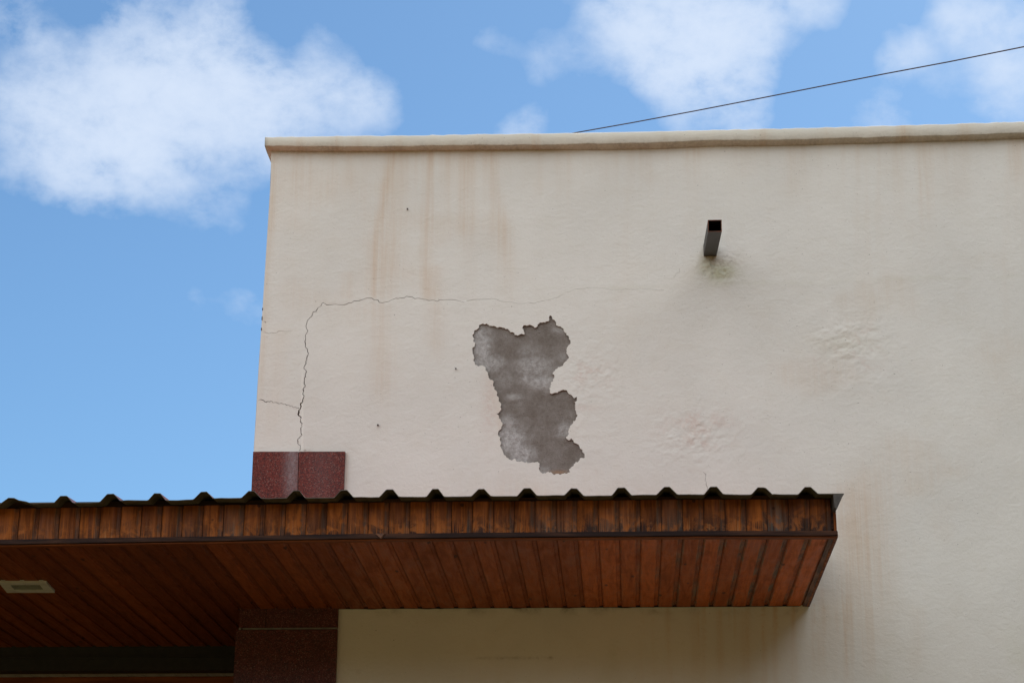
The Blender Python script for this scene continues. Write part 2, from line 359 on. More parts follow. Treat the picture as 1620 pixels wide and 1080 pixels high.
def ribbon(pts, widths):
    """closed outline of a crack along pts (wall x,z), width per point"""
    P = pts; n = len(P); Lf = []; Rt = []
    for i in range(n):
        a = P[max(i-1, 0)]; b = P[min(i+1, n-1)]; dx, dz = b[0]-a[0], b[1]-a[1]; L = math.hypot(dx, dz) or 1
        wd = widths[i]/2*random.uniform(.7, 1.3) if 0 < i < n-1 else .0002
        Lf.append((P[i][0]-dz/L*wd, P[i][1]+dx/L*wd)); Rt.append((P[i][0]+dz/L*wd, P[i][1]-dx/L*wd))
    return Lf+Rt[::-1]
def crack(pxw, amp=.35, lev=2):
    pts = pxz([q[:2] for q in pxw]); ww = [q[2]*.0034*(.62 if (q[0] > 505 and q[1] < 500) or q[0] > 1000 else .72) for q in pxw]
    for k in range(lev):
        Q = []; Wd = []
        for i in range(len(pts)-1):
            a, b = pts[i], pts[i+1]; dx, dz = b[0]-a[0], b[1]-a[1]; L = math.hypot(dx, dz); o = random.uniform(-amp, amp)*min(L, .02)
            Q.append(a); Wd.append(ww[i])
            if L > .006: Q.append(((a[0]+b[0])/2-dz/L*o, (a[1]+b[1])/2+dx/L*o)); Wd.append((ww[i]+ww[i+1])/2)
        Q.append(pts[-1]); Wd.append(ww[-1]); pts, ww = Q, Wd
    return ribbon(pts, ww)
cr_main = [(474.4,713.2,.9),(475,709,1.2),(472,703.3,1.3),(471.3,697.8,1.5),(473.9,692.2,1.4),(477.8,687.8,1.5),(476,680,1.6),(477.8,673.3,1.3),(475.8,667.8,1.5),(476.4,661,1.5),(474.4,657.8,2.2),(472.4,653.3,3.0),(475.6,644.4,2.6),(477.8,636.7,2.2),(480.6,628.9,1.8),(480.6,617.8,1.7),(482.8,608.9,1.7),(481.7,600,1.6),(483.3,591.7,1.8),(481,580,1.3),(483,572,1.5),(486,563.3,1.8),(486.7,556.7,1.3),(482.3,540,1.6),(485.3,527,1.2),(485.3,511.7,1.1),(495,495,1.2),(500.7,492.7,1.7),(502.7,486.7,1.1),(509.3,480,1.2),(516.7,482.3,1.3),(543.3,482.3,1.2),(560,476,1.2),(588.3,471.7,1.3),(600,478.3,1.4),(620,474.3,1.1),(633.3,471,1.1),(646.7,469.3,1.3),(666.7,472.7,1.0),(691.7,476.7,1.1),(713.3,474,.9),(740,476,.7),(773.3,473.3,.6),(790,476,.45),(830,480,.45),(850,478,.45),(880,471,.4),(893,466,.35),(905,459,.3),(930,455,.4),(958,456,.3),(990,457,.4),(1020,457,.3),(1052,458,.3)]
cr_side = [(408.6,632.4,1.1),(418.9,635.3,1.5),(423.9,634.7,1.5),(427.8,633.7,1.1),(435.6,636,1.0),(442.2,638.3,1.1),(451,639,.9),(462,641.3,1.0),(469,644.7,1.1),(473.9,644.6,1.2)]
cr_faint = [(415.0,525.2,.8),(430,526,.6),(440,524,.5),(462,523.8,.4)]
cr_flick = [(417.0,508,1.1),(420.4,511,.9)]
cr_pipe = [(1075.5,424,.3),(1072,432,.4),(1067,441,.5)]
cr_low = [(1114,745,.5),(1117,750,.9),(1116,757,.5),(1118,768,.9),(1117,775,.6)]
cr_shelf = [(800,740+8,.3)]
CR = [crack(x) for x in (cr_main, cr_side, cr_faint, cr_flick, cr_pipe, cr_low)]

# stains and painted bounce light ------------------------------------------------------------
def pxarr(X, Z):
    """picture position of wall points: used only to look up where on the wall a tint or blister sits"""
    P = np.stack([X-EYE.x, np.full_like(X, YW-EYE.y), Z-EYE.z], -1)
    dpt = P@np.array(FWD); return 810+F*(P@np.array(RIGHT))/dpt, 540-F*(P@np.array(UP))/dpt
def sst(e0, e1, x): t_ = np.clip((x-e0)/(e1-e0), 0, 1); return t_*t_*(3-2*t_)
STREAKS = [  # (points (x,y), half width, strength)
 ([(622,240),(605,330),(592,400),(590,472)], 6, .50), ([(632,240),(618,340),(606,430),(600,476)], 17, .22), ([(598,478),(602,560),(606,660)], 13, .30), ([(690,480),(692,580)], 10, .2),
 ([(678,240),(675,330),(673,400),(676,474)], 6, .34), ([(686,420),(686,474)], 13, .26), ([(775,240),(785,320),(797,380),(806,450)], 9, .34), ([(790,360),(802,450),(806,500)], 14, .14),
 ([(552,240),(556,310)], 5, .2), ([(642,240),(634,330),(628,400)], 6, .18), ([(732,245),(737,330),(735,410)], 10, .2), ([(853,240),(852,320)], 6, .16), ([(552,430),(549,474)], 10, .22),
 ([(716,240),(722,330)], 5, .12), ([(885,236),(890,330)], 10, .1), ([(960,236),(958,300)], 9, .1), ([(1022,236),(1026,300)], 7, .14), ([(1256,230),(1258,330)], 12, .16), ([(1180,232),(1180,290)], 14, .1),
 ([(1420,226),(1424,330)], 12, .12), ([(1520,224),(1520,330)], 10, .12), ([(1606,220),(1608,300)], 8, .2), ([(434,246),(420,470),(404,712)], 5, .34), ([(444,520),(428,712)], 10, .16),
 ([(548,716),(546,785)], 2.2, .35), ([(1345,800),(1345,900),(1320,1080)], 22, .18), ([(1100,965),(1100,1080)], 5, .4), ([(1138,965),(1140,1080)], 4, .4), ([(1176,965),(1178,1080)], 5, .35), ([(1300,930),(1296,1080)], 7, .25), ([(1340,940),(1338,1080)], 5, .25), ([(1376,960),(1378,1080)], 8, .22), ([(1452,960),(1450,1080)], 9, .14), ([(780,600),(790,660),(800,730)], 6, .25), ([(908,640),(930,645)], 4, .0)]
def attributes(X, Z):
    px, py = pxarr(X, Z)
    st = np.zeros_like(px)
    for pts, hw, k in STREAKS:
        ys = [q[1] for q in pts]; xs = [q[0] for q in pts]
        cx = np.interp(py, ys, xs) + 3*fbm(py/60, py*0, 3, int(xs[0]))
        wv = hw*1.35*(1+.5*fbm(py/40, px*0, 3, 5+int(xs[0])))
        a = np.exp(-((px-cx)/wv)**2)
        L = ys[-1]-ys[0]
        a *= sst(ys[0]-4, ys[0]+4, py)*(1-sst(ys[-1]-(6 if ys[-1] in (472,474,476) else .35*L), ys[-1]+4, py))
        st = np.maximum(st, a*k*.66) + np.minimum(st, a*k*.66)*.5
    # soft runs below the coping
    top = 240-(px-427)*.0175
    run = sst(.06, .28, fbm(px/34, py/700, 4, 21))*np.exp(-np.clip(py-top, 0, None)/130)*.34
    run += sst(.0, .3, fbm(px/12, py/900, 3, 33))*np.exp(-np.clip(py-top, 0, None)/55)*.16
    st = st + run*sst(top-10, top+3, py)
    st += .14*sst(.12, .35, fbm(px/160, py/120, 4, 55))
    st += .34*np.exp(-((px-1368)/48)**2-((py-880)/110)**2) + .55*sst(.02, .30, fbm(px/7, py/600, 4, 61))*np.exp(-np.clip(py-962, 0, None)/90)*(py > 955)*sst(980, 1060, px)*(1-sst(1290, 1420, px)) + .10*np.exp(-np.clip(786-py, 0, None)/22)*(py < 800)*sst(555, 600, px)*(1-sst(1330, 1400, px))  # canopy-end halo: stain plus painted bounce; band above roof: painted bounce off red sheet
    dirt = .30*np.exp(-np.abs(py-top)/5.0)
    dirt += .30*np.exp(-((py-(1040.5+1.5*fbm(px/20, py*0, 3, 23)))/1.6)**2)*sst(735, 780, px)*(1-sst(840, 900, px)) + .5*np.exp(-((px-871)/3)**2-((py-1040)/3)**2) + .5*np.exp(-((px-567)/2.5)**2-((py-1062)/2.5)**2)
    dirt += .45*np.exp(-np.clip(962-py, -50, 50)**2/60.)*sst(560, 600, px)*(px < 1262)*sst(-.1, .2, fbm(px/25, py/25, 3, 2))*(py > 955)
    dirt += .5*np.exp(-((px-1134)/3.5)**2-((py-438-.3*(px-1134))/1.3)**2) + .5*np.exp(-((px-1147)/1.6)**2-((py-427-.9*(px-1147))/2.2)**2)
    green = .75*np.exp(-((px-1140)/26)**2-((py-432)/14)**2) + .35*np.exp(-((px-1118)/12)**2-((py-410)/30)**2)
    dirt += .45*np.exp(-((px-1126)/13)**2-((py-411)/5)**2) + .25*np.exp(-((px-1150)/22)**2-((py-410)/12)**2)*sst(0, .25, fbm(px/7, py/5, 3, 63)) + .22*np.exp(-((px-1112)/4)**2-((py-415)/18)**2)
    green += .15*sst(.1, .3, fbm(px/70, py/200, 4, 77))*sst(960, 1040, py)
    pink = .55*np.exp(-((px-1100)/55)**2-((py-672)/22)**2)*sst(-.15, .2, fbm(px/18, py/18, 4, 8))
    pink += .5*np.exp(-((px-1112)/36)**2-((py-700)/10)**2)*sst(0, .2, fbm(px/12, py/12, 4, 9))
    pink += .4*np.exp(-((px-925)/40)**2-((py-590)/22)**2)*sst(0, .2, fbm(px/18, py/12, 4, 10)) + .35*np.exp(-((px-925)/24)**2-((py-645)/5)**2)
    pink += .38*np.exp(-((px-775)/14)**2-((py-640)/60)**2)
    pink += .35*np.exp(-((px-1350)/70)**2-((py-575)/12)**2)*sst(0, .2, fbm(px/18, py/12, 4, 12)) + .25*np.exp(-((px-1360)/60)**2-((py-540)/30)**2)*sst(.05, .25, fbm(px/9, py/9, 3, 13))
    seam = 478-(px-900)*.062 + 9*fbm(px/120, px*0, 3, 14)
    green += .14*np.exp(-((py-(456-(px-900)*.028+6*fbm(px/90, px*0, 3, 15)))/2.2)**2)*sst(880, 980, px)*sst(-.2, .1, fbm(px/50, py*0, 3, 16))
    green += .12*np.exp(-((px-1335)/50)**2-((py-545)/18)**2)
    # fine black pocks in the blister at the lower right
    return dict(stain_bounce=np.clip(st, 0, 1), dirt=np.clip(dirt, 0, 1), green=np.clip(green, 0, 1), pink=np.clip(pink, 0, 1))
def relief(X, Z):
    """how far the plaster stands out towards the street, in metres"""
    px, py = pxarr(X, Z)
    h = .005*fbm(X*1.3, Z*1.3, 3, 40) + .0020*fbm(X*5, Z*5, 4, 41) + .0010*fbm(X*22, Z*26, 3, 42)
    def blister(cx, cy, rx, ry, amp, sc, seed):
        g = np.exp(-((px-cx)/rx)**2-((py-cy)/ry)**2); return g*amp*(.10+.62*fbm(px/sc*1.25, py/sc*1.8, 5, seed, .66))
    h += blister(1345, 540, 62, 42, .018, 16, 50) + blister(1340, 605, 80, 26, .010, 26, 51) + blister(1100, 690, 70, 50, .014, 15, 52) + blister(935, 590, 55, 50, .012, 14, 53)
    h += blister(1136, 424, 30, 24, .024, 9, 54) + blister(1290, 900, 60, 90, .008, 26, 55) + blister(560, 470, 60, 18, .006, 14, 56) + blister(930, 690, 50, 40, .008, 16, 57) + blister(640, 480, 200, 14, .006, 22, 58)
    h += .0007*sst(-.15, .25, fbm(px/60, py*0, 3, 19))*np.exp(-((py-(457-(px-900)*.03+7*fbm(px/90, px*0, 3, 15)))/5)**2)*sst(850, 980, px)     # slab joint showing through
    h += .004*sst(0, 1, (px-477)/3.)*np.exp(-np.abs(px-477)/14)*sst(540, 600, py)*(py < 712)             # lifted lip beside the crack
    # slight lifting of the plaster around the lost patch
    h += .004*np.exp(-((px-830)/100)**2-((py-625)/140)**2)
    return h

def wall_mesh():
    zmin = W(1000, 1110).z; xm = W(1650, 600).x
    outer = [(edge_x[-1], ZB), (XMAX, ZB), (XMAX, ZT)] + [(float(edge_at(z)), z) for z in np.linspace(ZT, W(380, 1090).z, 60)]
    pts = []
    gx = np.arange(edge_x.min()+.004, xm, .0125); gz = np.arange(zmin, ZT-.004, .0125)
    for z in gz:
        x0 = float(edge_at(z))+.006
        for x in gx:
            if x > x0: pts.append((x+random.uniform(-.003, .003), z+random.uniform(-.003, .003)))
    for (a, b, c0, d0, stp) in ((1270, 480, 1430, 640, .006), (1030, 640, 1180, 750, .006), (895, 530, 985, 640, .006), (1095, 395, 1175, 450, .005), (465, 590, 495, 712, .005)):
        A = W(a, d0); B = W(c0, b)
        for z in np.arange(A.z, B.z, stp):
            for x in np.arange(A.x, B.x, stp): pts.append((x+random.uniform(-.001, .001), z+random.uniform(-.001, .001)))
    pp = np.array(patch); lo = pp.min(0); hi = pp.max(0)
    for z in np.arange(lo[1], hi[1], .006):
        for x in np.arange(lo[0], hi[0], .006): pts.append((x+random.uniform(-.0015, .0015), z+random.uniform(-.0015, .0015)))
    for z in np.arange(ZB+.3, zmin-.05, .3):
        for x in np.arange(edge_x.min()+.25, XMAX, .3): pts.append((x, z))
    for z in np.arange(zmin, ZT, .2):
        for x in np.arange(xm+.1, XMAX, .3): pts.append((x, z))
    def ccw(P):
        ar = sum(P[i-1][0]*P[i][1]-P[i][0]*P[i-1][1] for i in range(len(P))); return P if ar > 0 else P[::-1]
    polys = [ccw(q) for q in [outer, patch]+CR]; verts = []; faces = []
    for P in polys: faces.append(list(range(len(verts), len(verts)+len(P)))); verts += P
    nb = len(verts); verts += pts
    vo, eo, fo, ov, oe, of = delaunay_2d_cdt([Vector(v) for v in verts], [], faces, 0, 1e-6, True)
    A = np.array([(v.x, v.y) for v in vo]); plast = []; pat = []; crk = []
    for f, src in zip(fo, of):
        s_ = set(src)
        if 0 not in s_: continue
        if 1 in s_: pat.append(f)
        elif len(s_) > 1: crk.append(f)
        else: plast.append(f)
    return A, plast, pat, crk
A, plast, pat, crk = wall_mesh()
H = relief(A[:, 0], A[:, 1])
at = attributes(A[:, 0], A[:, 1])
def sub(A, faces, Y, extra=None):
    used = sorted({i for f in faces for i in f}); mp = {u: k for k, u in enumerate(used)}
    return used, [(A[u, 0], Y[u], A[u, 1]) for u in used], [tuple(mp[i] for i in f) for f in faces]
Yfront = YW - H
used, V, Fc = sub(A, plast, Yfront)
nfront = len(V); N = len(Fc)
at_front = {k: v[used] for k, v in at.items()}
# broken edges and crack sides: extrude the hole borders backwards
cnt = {}
for f in plast:
    for a, b in zip(f, f[1:]+f[:1]): cnt[(a, b)] = 1
inner = {i for f in pat+crk for i in f}
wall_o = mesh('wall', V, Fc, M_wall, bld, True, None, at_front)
EV = []; EF = []
for (a, b) in cnt:
    if (b, a) not in cnt and a in inner and b in inner:
        k = len(EV); dpt = .016
        for u in (a, b): EV.append((A[u, 0], Yfront[u], A[u, 1]))
        for u in (b, a): EV.append((A[u, 0]+random.uniform(-.001, .001), Yfront[u]+.030, A[u, 1]+random.uniform(-.001, .001)))
        EF.append((k, k+1, k+2, k+3))
bm = bmesh.new(); me = bpy.data.meshes.new('broken_edge'); me.from_pydata(EV, [], EF); bm.from_mesh(me); bmesh.ops.remove_doubles(bm, verts=bm.verts[:], dist=1e-5); bm.to_mesh(me); bm.free()
link('plaster_edge', me, M_chip, wall_o)
# bare cement in the patch
px, py = pxarr(A[:, 0], A[:, 1])
def blob(cx, cy, rx, ry, n=.6, sd=0): return np.clip(1.3*np.exp(-((px-cx)/rx)**2-((py-cy)/ry)**2)+n*1.2*fbm(px/7, py/10, 5, 60+sd, .65)-.06, 0, 1)
lime = np.zeros_like(px)
for q in [(762,548,16,30,.7),(775,575,22,14,.6),(758,575,12,16,.6),(845,578,30,18,.5),(858,605,22,12,.7),(836,600,14,10,.6),(885,522,12,6,.4),(800,600,14,16,.3),(812,628,12,5,.5),(803,668,14,14,.6),(808,698,24,24,1.3),(826,718,22,16,1.2),(800,690,14,16,.8),(855,745,14,8,.5),(893,680,14,12,.5),(890,565,10,8,.35),(835,555,18,10,.3),(760,530,10,14,.6)]:
    lime = np.maximum(lime, blob(*q[:4], .6, int(q[0]) % 7)*min(1, q[4]*1.35))
ochre = .75*np.exp(-((px-884)/13)**2-((py-746)/3.)**2)
Ybare = YW + .009 - .004*fbm(A[:, 0]*9, A[:, 1]*9, 4, 70) - .0025*fbm(A[:, 0]*40, A[:, 1]*40, 3, 71) - H*.4 - .0035*np.clip(lime, 0, 1)
used, V, Fc = sub(A, pat, Ybare)
mesh('bare_patch', V, Fc, M_bare, wall_o, True, None, dict(lime=lime[used], ochre=ochre[used]))['label'] = 'bare grey cement where the cream plaster has fallen away'
used, V, Fc = sub(A, crk, Yfront+.022)
mesh('crack', V, Fc, M_crack, wall_o)['label'] = 'thin dark crack running up from the granite and along the wall'
# side wall of the building, its back and its roof (round the corner, real depth)
mb = MB(); zz = np.linspace(ZT, ZB, 40); DB = 7.0
for i in range(len(zz)-1):
    xa, xb = float(edge_at(zz[i])), float(edge_at(zz[i+1]))
    mb.add([(xa, YW+.0, zz[i]), (xb, YW+.0, zz[i+1]), (xb, YW+DB, zz[i+1]), (xa, YW+DB, zz[i])], [(0, 1, 2, 3)])
mb.add([(edge_x[0], YW+DB, ZB), (XMAX, YW+DB, ZB), (XMAX, YW+DB, ZT), (edge_x[0], YW+DB, ZT)], [(0, 1, 2, 3)])
mb.add([(XMAX, YW, ZB), (XMAX, YW+DB, ZB), (XMAX, YW+DB, ZT), (XMAX, YW, ZT)], [(0, 1, 2, 3)])
mb.build('side_wall', M_wall, bld)
SHADE_BOX.build('unseen_shade_box', M_shade_box, bld)
mb = MB(); mb.box((edge_x[0]+.02, YW+.25, ZT-.35), (XMAX-.02, YW+DB-.02, ZT-.15)); mb.build('roof', M_roofdeck, bld)

# coping ------------------------------------------------------------
S = [(419.4,216.2,231.7,239.2),(452,216,231.9,239.8),(499,215.5,232.3,240.2),(560,214.6,232.4,239.6),(647,213.7,231.4,238.7),(720,212.4,230.6,238.3),(770,211.5,230.1,237.8),(840,211,229.8,237),(894,210.6,229.4,236.8),(940,209.4,227.7,238),(1014,207.9,227,236.8),(1051,207,225.3,236),(1107,205.6,222.5,233.6),(1144,204.8,222.6,232.6),(1240,202.7,221.8,231),(1330,200.3,219.2,228.8),(1410,198,217,226.6),(1500,195.5,214.4,223.8),(1560,193.6,212.6,221.6),(1620,191.5,210.5,219.5),(1700,189,208,217)]
ss = np.array(S); YC = YW-.055
xs = np.arange(419.4, 1700, 6.0); V = []; Fc = []; PR = 9
for i, x in enumerate(xs):
    tpy, fpy, jpy = (np.interp(x, ss[:, 0], ss[:, k]) for k in (1, 2, 3))
    n1 = float(fbm(x/40, 1.0, 4, 80)); n2 = float(fbm(x/25, 5.0, 4, 81)); n3 = float(fbm(x/9, 9.0, 3, 82))
    yc = YC+.005*n1
    tp = UY(x, tpy+2.0*n3, yc); fb_ = UY(x, fpy+1.8*n2+1.0*n3, yc)
    ju = UY(x, jpy+1.2*n1, YW-.004)
    xx = tp.x; zt, zf, zj = tp.z, fb_.z, ju.z
    r = .0045
    prof = [(YW+.30, zt-.004), (yc+r*2.0, zt+.001), (yc+r*.6, zt-r*.5), (yc, zt-r*1.6), (yc-.002+.004*n3, (zt+zf)/2), (yc, zf+r*1.3), (yc+r*.5, zf+r*.3), (yc+r*1.6, zf-r*.0), (YW+.012, zj), (YW+.30, zj)]
    for (y, z) in prof: V.append((xx, y, z))
K = 10
for i in range(len(xs)-1):
    for k in range(K-1): a = i*K+k; Fc.append((a, a+1, a+K+1, a+K))
Fc.append(tuple(range(K)))
Vl = V[(len(xs)-1)*K:]                                    # run on to the far end of the wall
for (x_, y, z) in Vl: V.append((XMAX+.03, y, z))
a0 = (len(xs)-1)*K
for k in range(K-1): Fc.append((a0+k, a0+k+1, a0+K+k+1, a0+K+k))
vx = np.array([v[0] for v in V]); n_ = len(V)
stn = np.clip(.9*sst(.05, .35, fbm(vx*9, vx*0, 4, 90)), 0, 1)*np.array([(.45, .4, .4, .4, .4, .4, .5, .6, .65, .65)[i % K] for i in range(n_)])
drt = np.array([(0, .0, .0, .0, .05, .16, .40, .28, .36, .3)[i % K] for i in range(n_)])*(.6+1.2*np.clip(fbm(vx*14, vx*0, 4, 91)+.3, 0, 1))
cap = mesh('coping', V, Fc, M_cap, bld, True, None, dict(stain_bounce=stn, dirt=drt))
# return of the coping along the left side
mb = MB(); cx = V[0][0]; ex = edge_at(ZT-.05)
mb.box((cx, YW+.3, V[8][2]), (float(ex)+.2, YW+DB+.05, V[1][2]-.004)); mb.build('side_coping', M_cap, bld)

# granite cladding of the corner pilaster ------------------------------
yg = YW-YOFF
def G(px, py): return UY(px, py, yg)
def slab(name, q, th, mat, hz=None, lab=None):
    """q: px corners tl,tr,br,bl on the front plane of the cladding"""
    P = [G(*c_) for c_ in q]; b = .002
    NXs, NZs = 10, 8; V = []; hv = []
    for j in range(NZs+1):
        for i in range(NXs+1):
            u, v = i/NXs, j/NZs
            p_ = (P[0]*(1-u)+P[1]*u)*(1-v)+(P[3]*(1-u)+P[2]*u)*v
            V.append(p_); hv.append(0 if hz is None else hz(u, v))
    Fc = [(j*(NXs+1)+i, (j+1)*(NXs+1)+i, (j+1)*(NXs+1)+i+1, j*(NXs+1)+i+1) for j in range(NZs) for i in range(NXs)]
    nf = len(V); rim = [i for i in range(NXs+1)]+[(j+1)*(NXs+1)-1 for j in range(1, NZs+1)]+[NZs*(NXs+1)+i for i in range(NXs-1, -1, -1)]+[j*(NXs+1) for j in range(NZs-1, 0, -1)]
    for k in rim: V.append(V[k]+Vector((0, th, 0))); hv.append(hv[k])
    for k in range(len(rim)): a, b_ = rim[k], rim[(k+1) % len(rim)]; Fc.append((a, b_, nf+(k+1) % len(rim), nf+k))
    o = mesh(name, V, Fc, mat, bld, False, None, dict(haze=hv))
    if lab: o['label'] = lab
    return o
hz1 = lambda u, v: math.exp(-((u-.88)/.16)**2)*(1-.8*max(0, (v-.55)/.45))
slab('granite_tile', [(400.4, 714), (471.9, 713.9), (470.0, 800), (396.6, 800)], .03, M_gran, hz1, 'red granite tile with a pale hazy streak')
slab('granite_tile', [(472.8, 713.9), (545.9, 713.8), (542.6, 800), (470.9, 800)], .03, M_gran, lambda u, v: .15*math.exp(-((u-.5)/.3)**2))
zc0 = ZS+.012
pil = MB(); xl = G(378.6, 975).x; xr_ = G(534.9, 965).x; xs0 = G(421, 975).x; zs = G(460, 993.5).z
pil.box((xl, yg, zs+.004), (xs0-.0015, yg+.9, zc0)); pil.box((xs0+.0015, yg, zs+.004), (xr_, yg+.03, zc0)); pil.box((xs0-.001, yg+.004, zs+.006), (xs0+.001, yg+.02, zc0-.002))
pil.build('granite_column_top', M_gran2, bld)
pil = MB(); xl2 = G(371.0, 1040).x; xr2 = G(533.6, 1040).x
pil.box((xl2, yg-.002, .0), (xr2-.004, yg+.03, zs-.006), 0, .0015); pil.box((xl2+.002, yg+.03, 0), (xl2+.05, yg+1.1, zs-.006)); pil.build('granite_slab', M_gran2, bld)
mb = MB(); mb.box((G(384, 995).x, yg-.006, zs-.005), (xr_+.001, yg+.004, zs+.003)); mb.build('metal_strip', M_strip, bld)
mb = MB(); mb.box((G(378, 995).x, yg-.007, zs-.006), (G(382, 995).x, yg-.002, zs+.004), 0, .001); mb.build('strip_end', M_strip, bld)

# recessed entrance left of the pilaster
YB = UZ(200, 1022, ZS).y
xL = -6.5; xR_ = xl2+.06
zb1 = UY(200, 1060, YB).z
mb = MB(); mb.box((xL, YB, zb1), (xR_, YB+.10, ZS+.3)); mb.box((xL, YB-.012, UY(200, 1039, YB).z-.004), (xR_, YB, UY(200, 1039, YB).z+.006)); mb.build('lintel_beam', M_black, bld)
mb = MB(); x = xL; yb2 = UZ(200, 1069.5, zb1).y
while x < xR_: mb.box((x, YB+.10, zb1), (min(x+.086, xR_), yb2+.02, zb1+.02)); x += .092
mb.box((xL, YB+.09, zb1+.006), (xR_, yb2+.02, zb1+.24))
mb.build('slat_ceiling', M_greyslat, bld)
mb = MB(); mb.box((xL, yb2, 2.4), (xR_, yb2+.08, zb1-.001)); mb.build('entrance_header', M_redtrim, bld)
mb = MB(); mb.box((xL, yb2+.082, 0), (xR_, yb2+.1, 3.6)); mb.build('entrance_door', M_black, bld)

# nails and flecks on the plaster
def nail(px_, py_, r, ln=.012):
    P = W(px_, py_); y0 = YW-float(relief(np.array([P.x]), np.array([P.z]))[0]); V = []; n = 8
    for k in range(n): a = 2*math.pi*k/n; V.append((P.x+r*math.cos(a), y0+.004, P.z+r*math.sin(a)))
    for k in range(n): a = 2*math.pi*k/n; V.append((P.x+r*.9*math.cos(a)+.001, y0-ln, P.z+r*.9*math.sin(a)-.002))
    Fc = [(k, (k+1) % n, n+(k+1) % n, n+k) for k in range(n)]+[tuple(range(n, 2*n))]
    mesh('nail', V, Fc, M_nail, bld)
for q in [(644.5, 330.8, .0042), (721, 583, .004), (597.8, 672, .0052), (718, 601, .0)]:
    if q[2] > 0: nail(*q)
for (a, b, ln) in ((416.4, 489, 4), (414.9, 503.5, 6), (413.3, 520.5, 4)):
    P = W(a, b); x = float(edge_at(P.z)); h = ln*.0034/2; mb = MB(); mb.box((x-.0018, YW-.003, P.z-h), (x+.003, YW+.01, P.z+h), 0, .001)
    mb.build('edge_chip', M_nail, wall_o)

# ------------------------------------------------------------------ canopy
can = empty('canopy', (-1.0, YF, ZS))
tag(can, 'long canopy of varnished brown boards under ribbed sheet metal, fixed across the cream wall', 'canopy')
XL = -7.0; PB = .0925
zft = UY(660, 794.5, YF).z                       # top of the fascia boards
zfb = UY(660, 845.0, YF).z                       # bottom of the fascia boards, top of the dark trim
x_seam = UY(1012.9, 820, YF).x
seams = []; x = x_seam
while x < XR-.01: seams.append(x); x += PB
x = x_seam-PB
while x > XL: seams.insert(0, x); x -= PB
bounds = seams+[XR]
def dz_at(x):                                    # the old canopy is not quite level: measured sag along the eaves
    pxs = [UY(q, 845, YF).x for q in (0, 200, 380, 560, 740, 920, 1100, 1324)]
    base = UY(660, 845, YF).z
    zz_ = [UY(q, v, YF).z-base for q, v in ((0, 854.3), (200, 851.2), (380, 848.4), (560, 845.2), (740, 843.4), (920, 842), (1100, 840.4), (1324, 840.2))]
    return float(np.interp(x, pxs, zz_))
def board_verts(x0, x1, ya, yb, za, zb, axis):
    pass
fa = MB()
for i in range(len(bounds)-1):
    x0, x1 = bounds[i]+.0012, bounds[i+1]-.0012
    if x1-x0 < .02: continue
    rn = random.random(); dz = dz_at((x0+x1)/2); yj = random.uniform(-.0015, .0015)
    NZ = 8; ch = .007; V = []; low = []; gr = []; bl = []
    px_mid = 810+F*((x0+x1)/2-0)/8.9
    greyb = 0.0
    cxp = (Vector(((x0+x1)/2, YF, ZS))-EYE); cxp = 810+F*cxp.dot(RIGHT)/cxp.dot(FWD)
    if 1215 < cxp < 1250: greyb = .9
    elif 850 < cxp < 880: greyb = .3
    elif random.random() < .10: greyb = .2
    wear = .55+.45*min(1, max(0, (cxp-100)/700))+random.uniform(-.15, .15)
    dark = random.random()**3*.5
    if 1255 < cxp < 1300: dark = .8
    for j in range(NZ+1):
        v = j/NZ; z = zft+dz+.0+(zfb-zft)*v
        for kk, (x, y) in enumerate(((x0, YF+.006+yj), (x0+ch, YF+yj), (x0+.5*(x1-x0-.018), YF+yj), (x1-ch-.018, YF+yj), (x1-.018, YF+.004+yj), (x1-.016, YF+.006+yj), (x1, YF+.006+yj))):
            V.append((x, y, z)); low.append(max(0, (v-.25)/.75)**1.2*wear); gr.append(max(greyb*(.5+.5*v), .45 if kk in (4, 5) else 0)); bl.append(max(dark*(.4+.6*v), .5 if kk in (0, 5, 6) else 0))
    Fc = [(j*7+k, (j+1)*7+k, (j+1)*7+k+1, j*7+k+1) for j in range(NZ) for k in range(6)]
    b = len(fa.v); fa.v += [Vector(q) for q in V]; fa.f += [tuple(q+b for q in f) for f in Fc]; fa.m += [0]*len(Fc)
    for k_, a_ in (('board', [rn]*len(V)), ('low', low), ('grey', gr), ('black', bl)): fa.a.setdefault(k_, []); fa.a[k_] += a_
fa.build('fascia', M_fascia, can)
mb = MB(); mb.box((XL, YF+.012, zfb+.012), (XR-.012, YF+.05, zft+.02)); mb.build('fascia_frame', M_trim, can)   # dark batten behind the boards
# right end boards (run back to the wall)
mb = MB(); y = YF+.002
while y < YW-.02:
    mb.box((XR-.012, y, zfb-.03), (XR, min(y+PB-.003, YW-.012), zft+.008), 0, .003, board=random.random()); y += PB
mb.build('end_boards', M_fascia, can)
# dark front trim, following the sag, with a lighter red-brown lip behind it
def strip_along(name, ya, yb, zt_off, zb_off, mat, jitter=.0015, seed=0, x1=None):
    xs_ = np.arange(XL, (x1 or XR)+.0001, .06); xs_ = np.append(xs_[xs_ < (x1 or XR)-.01], (x1 or XR)); V = []; Fc = []
    for x in xs_:
        n = jitter*2*float(fbm(x*6, 0.3, 3, seed)); dz = dz_at(x)
        zt_ = zfb+dz+zt_off+n*.5; zb_ = zfb+dz+zb_off+n; r = .0022
        V += [(x, yb, zt_), (x, ya+r+n*.3, zt_), (x, ya+n*.3, zt_-r), (x, ya+n*.3, zb_+r), (x, ya+r+n*.3, zb_), (x, yb, zb_)]
    for i in range(len(xs_)-1):
        for k in range(6): Fc.append((i*6+k, i*6+(k+1) % 6, (i+1)*6+(k+1) % 6, (i+1)*6+k))
    Fc += [tuple(range(6)), tuple(range(len(V)-6, len(V)))[::-1]]
    return mesh(name, V, Fc, mat, can, False)
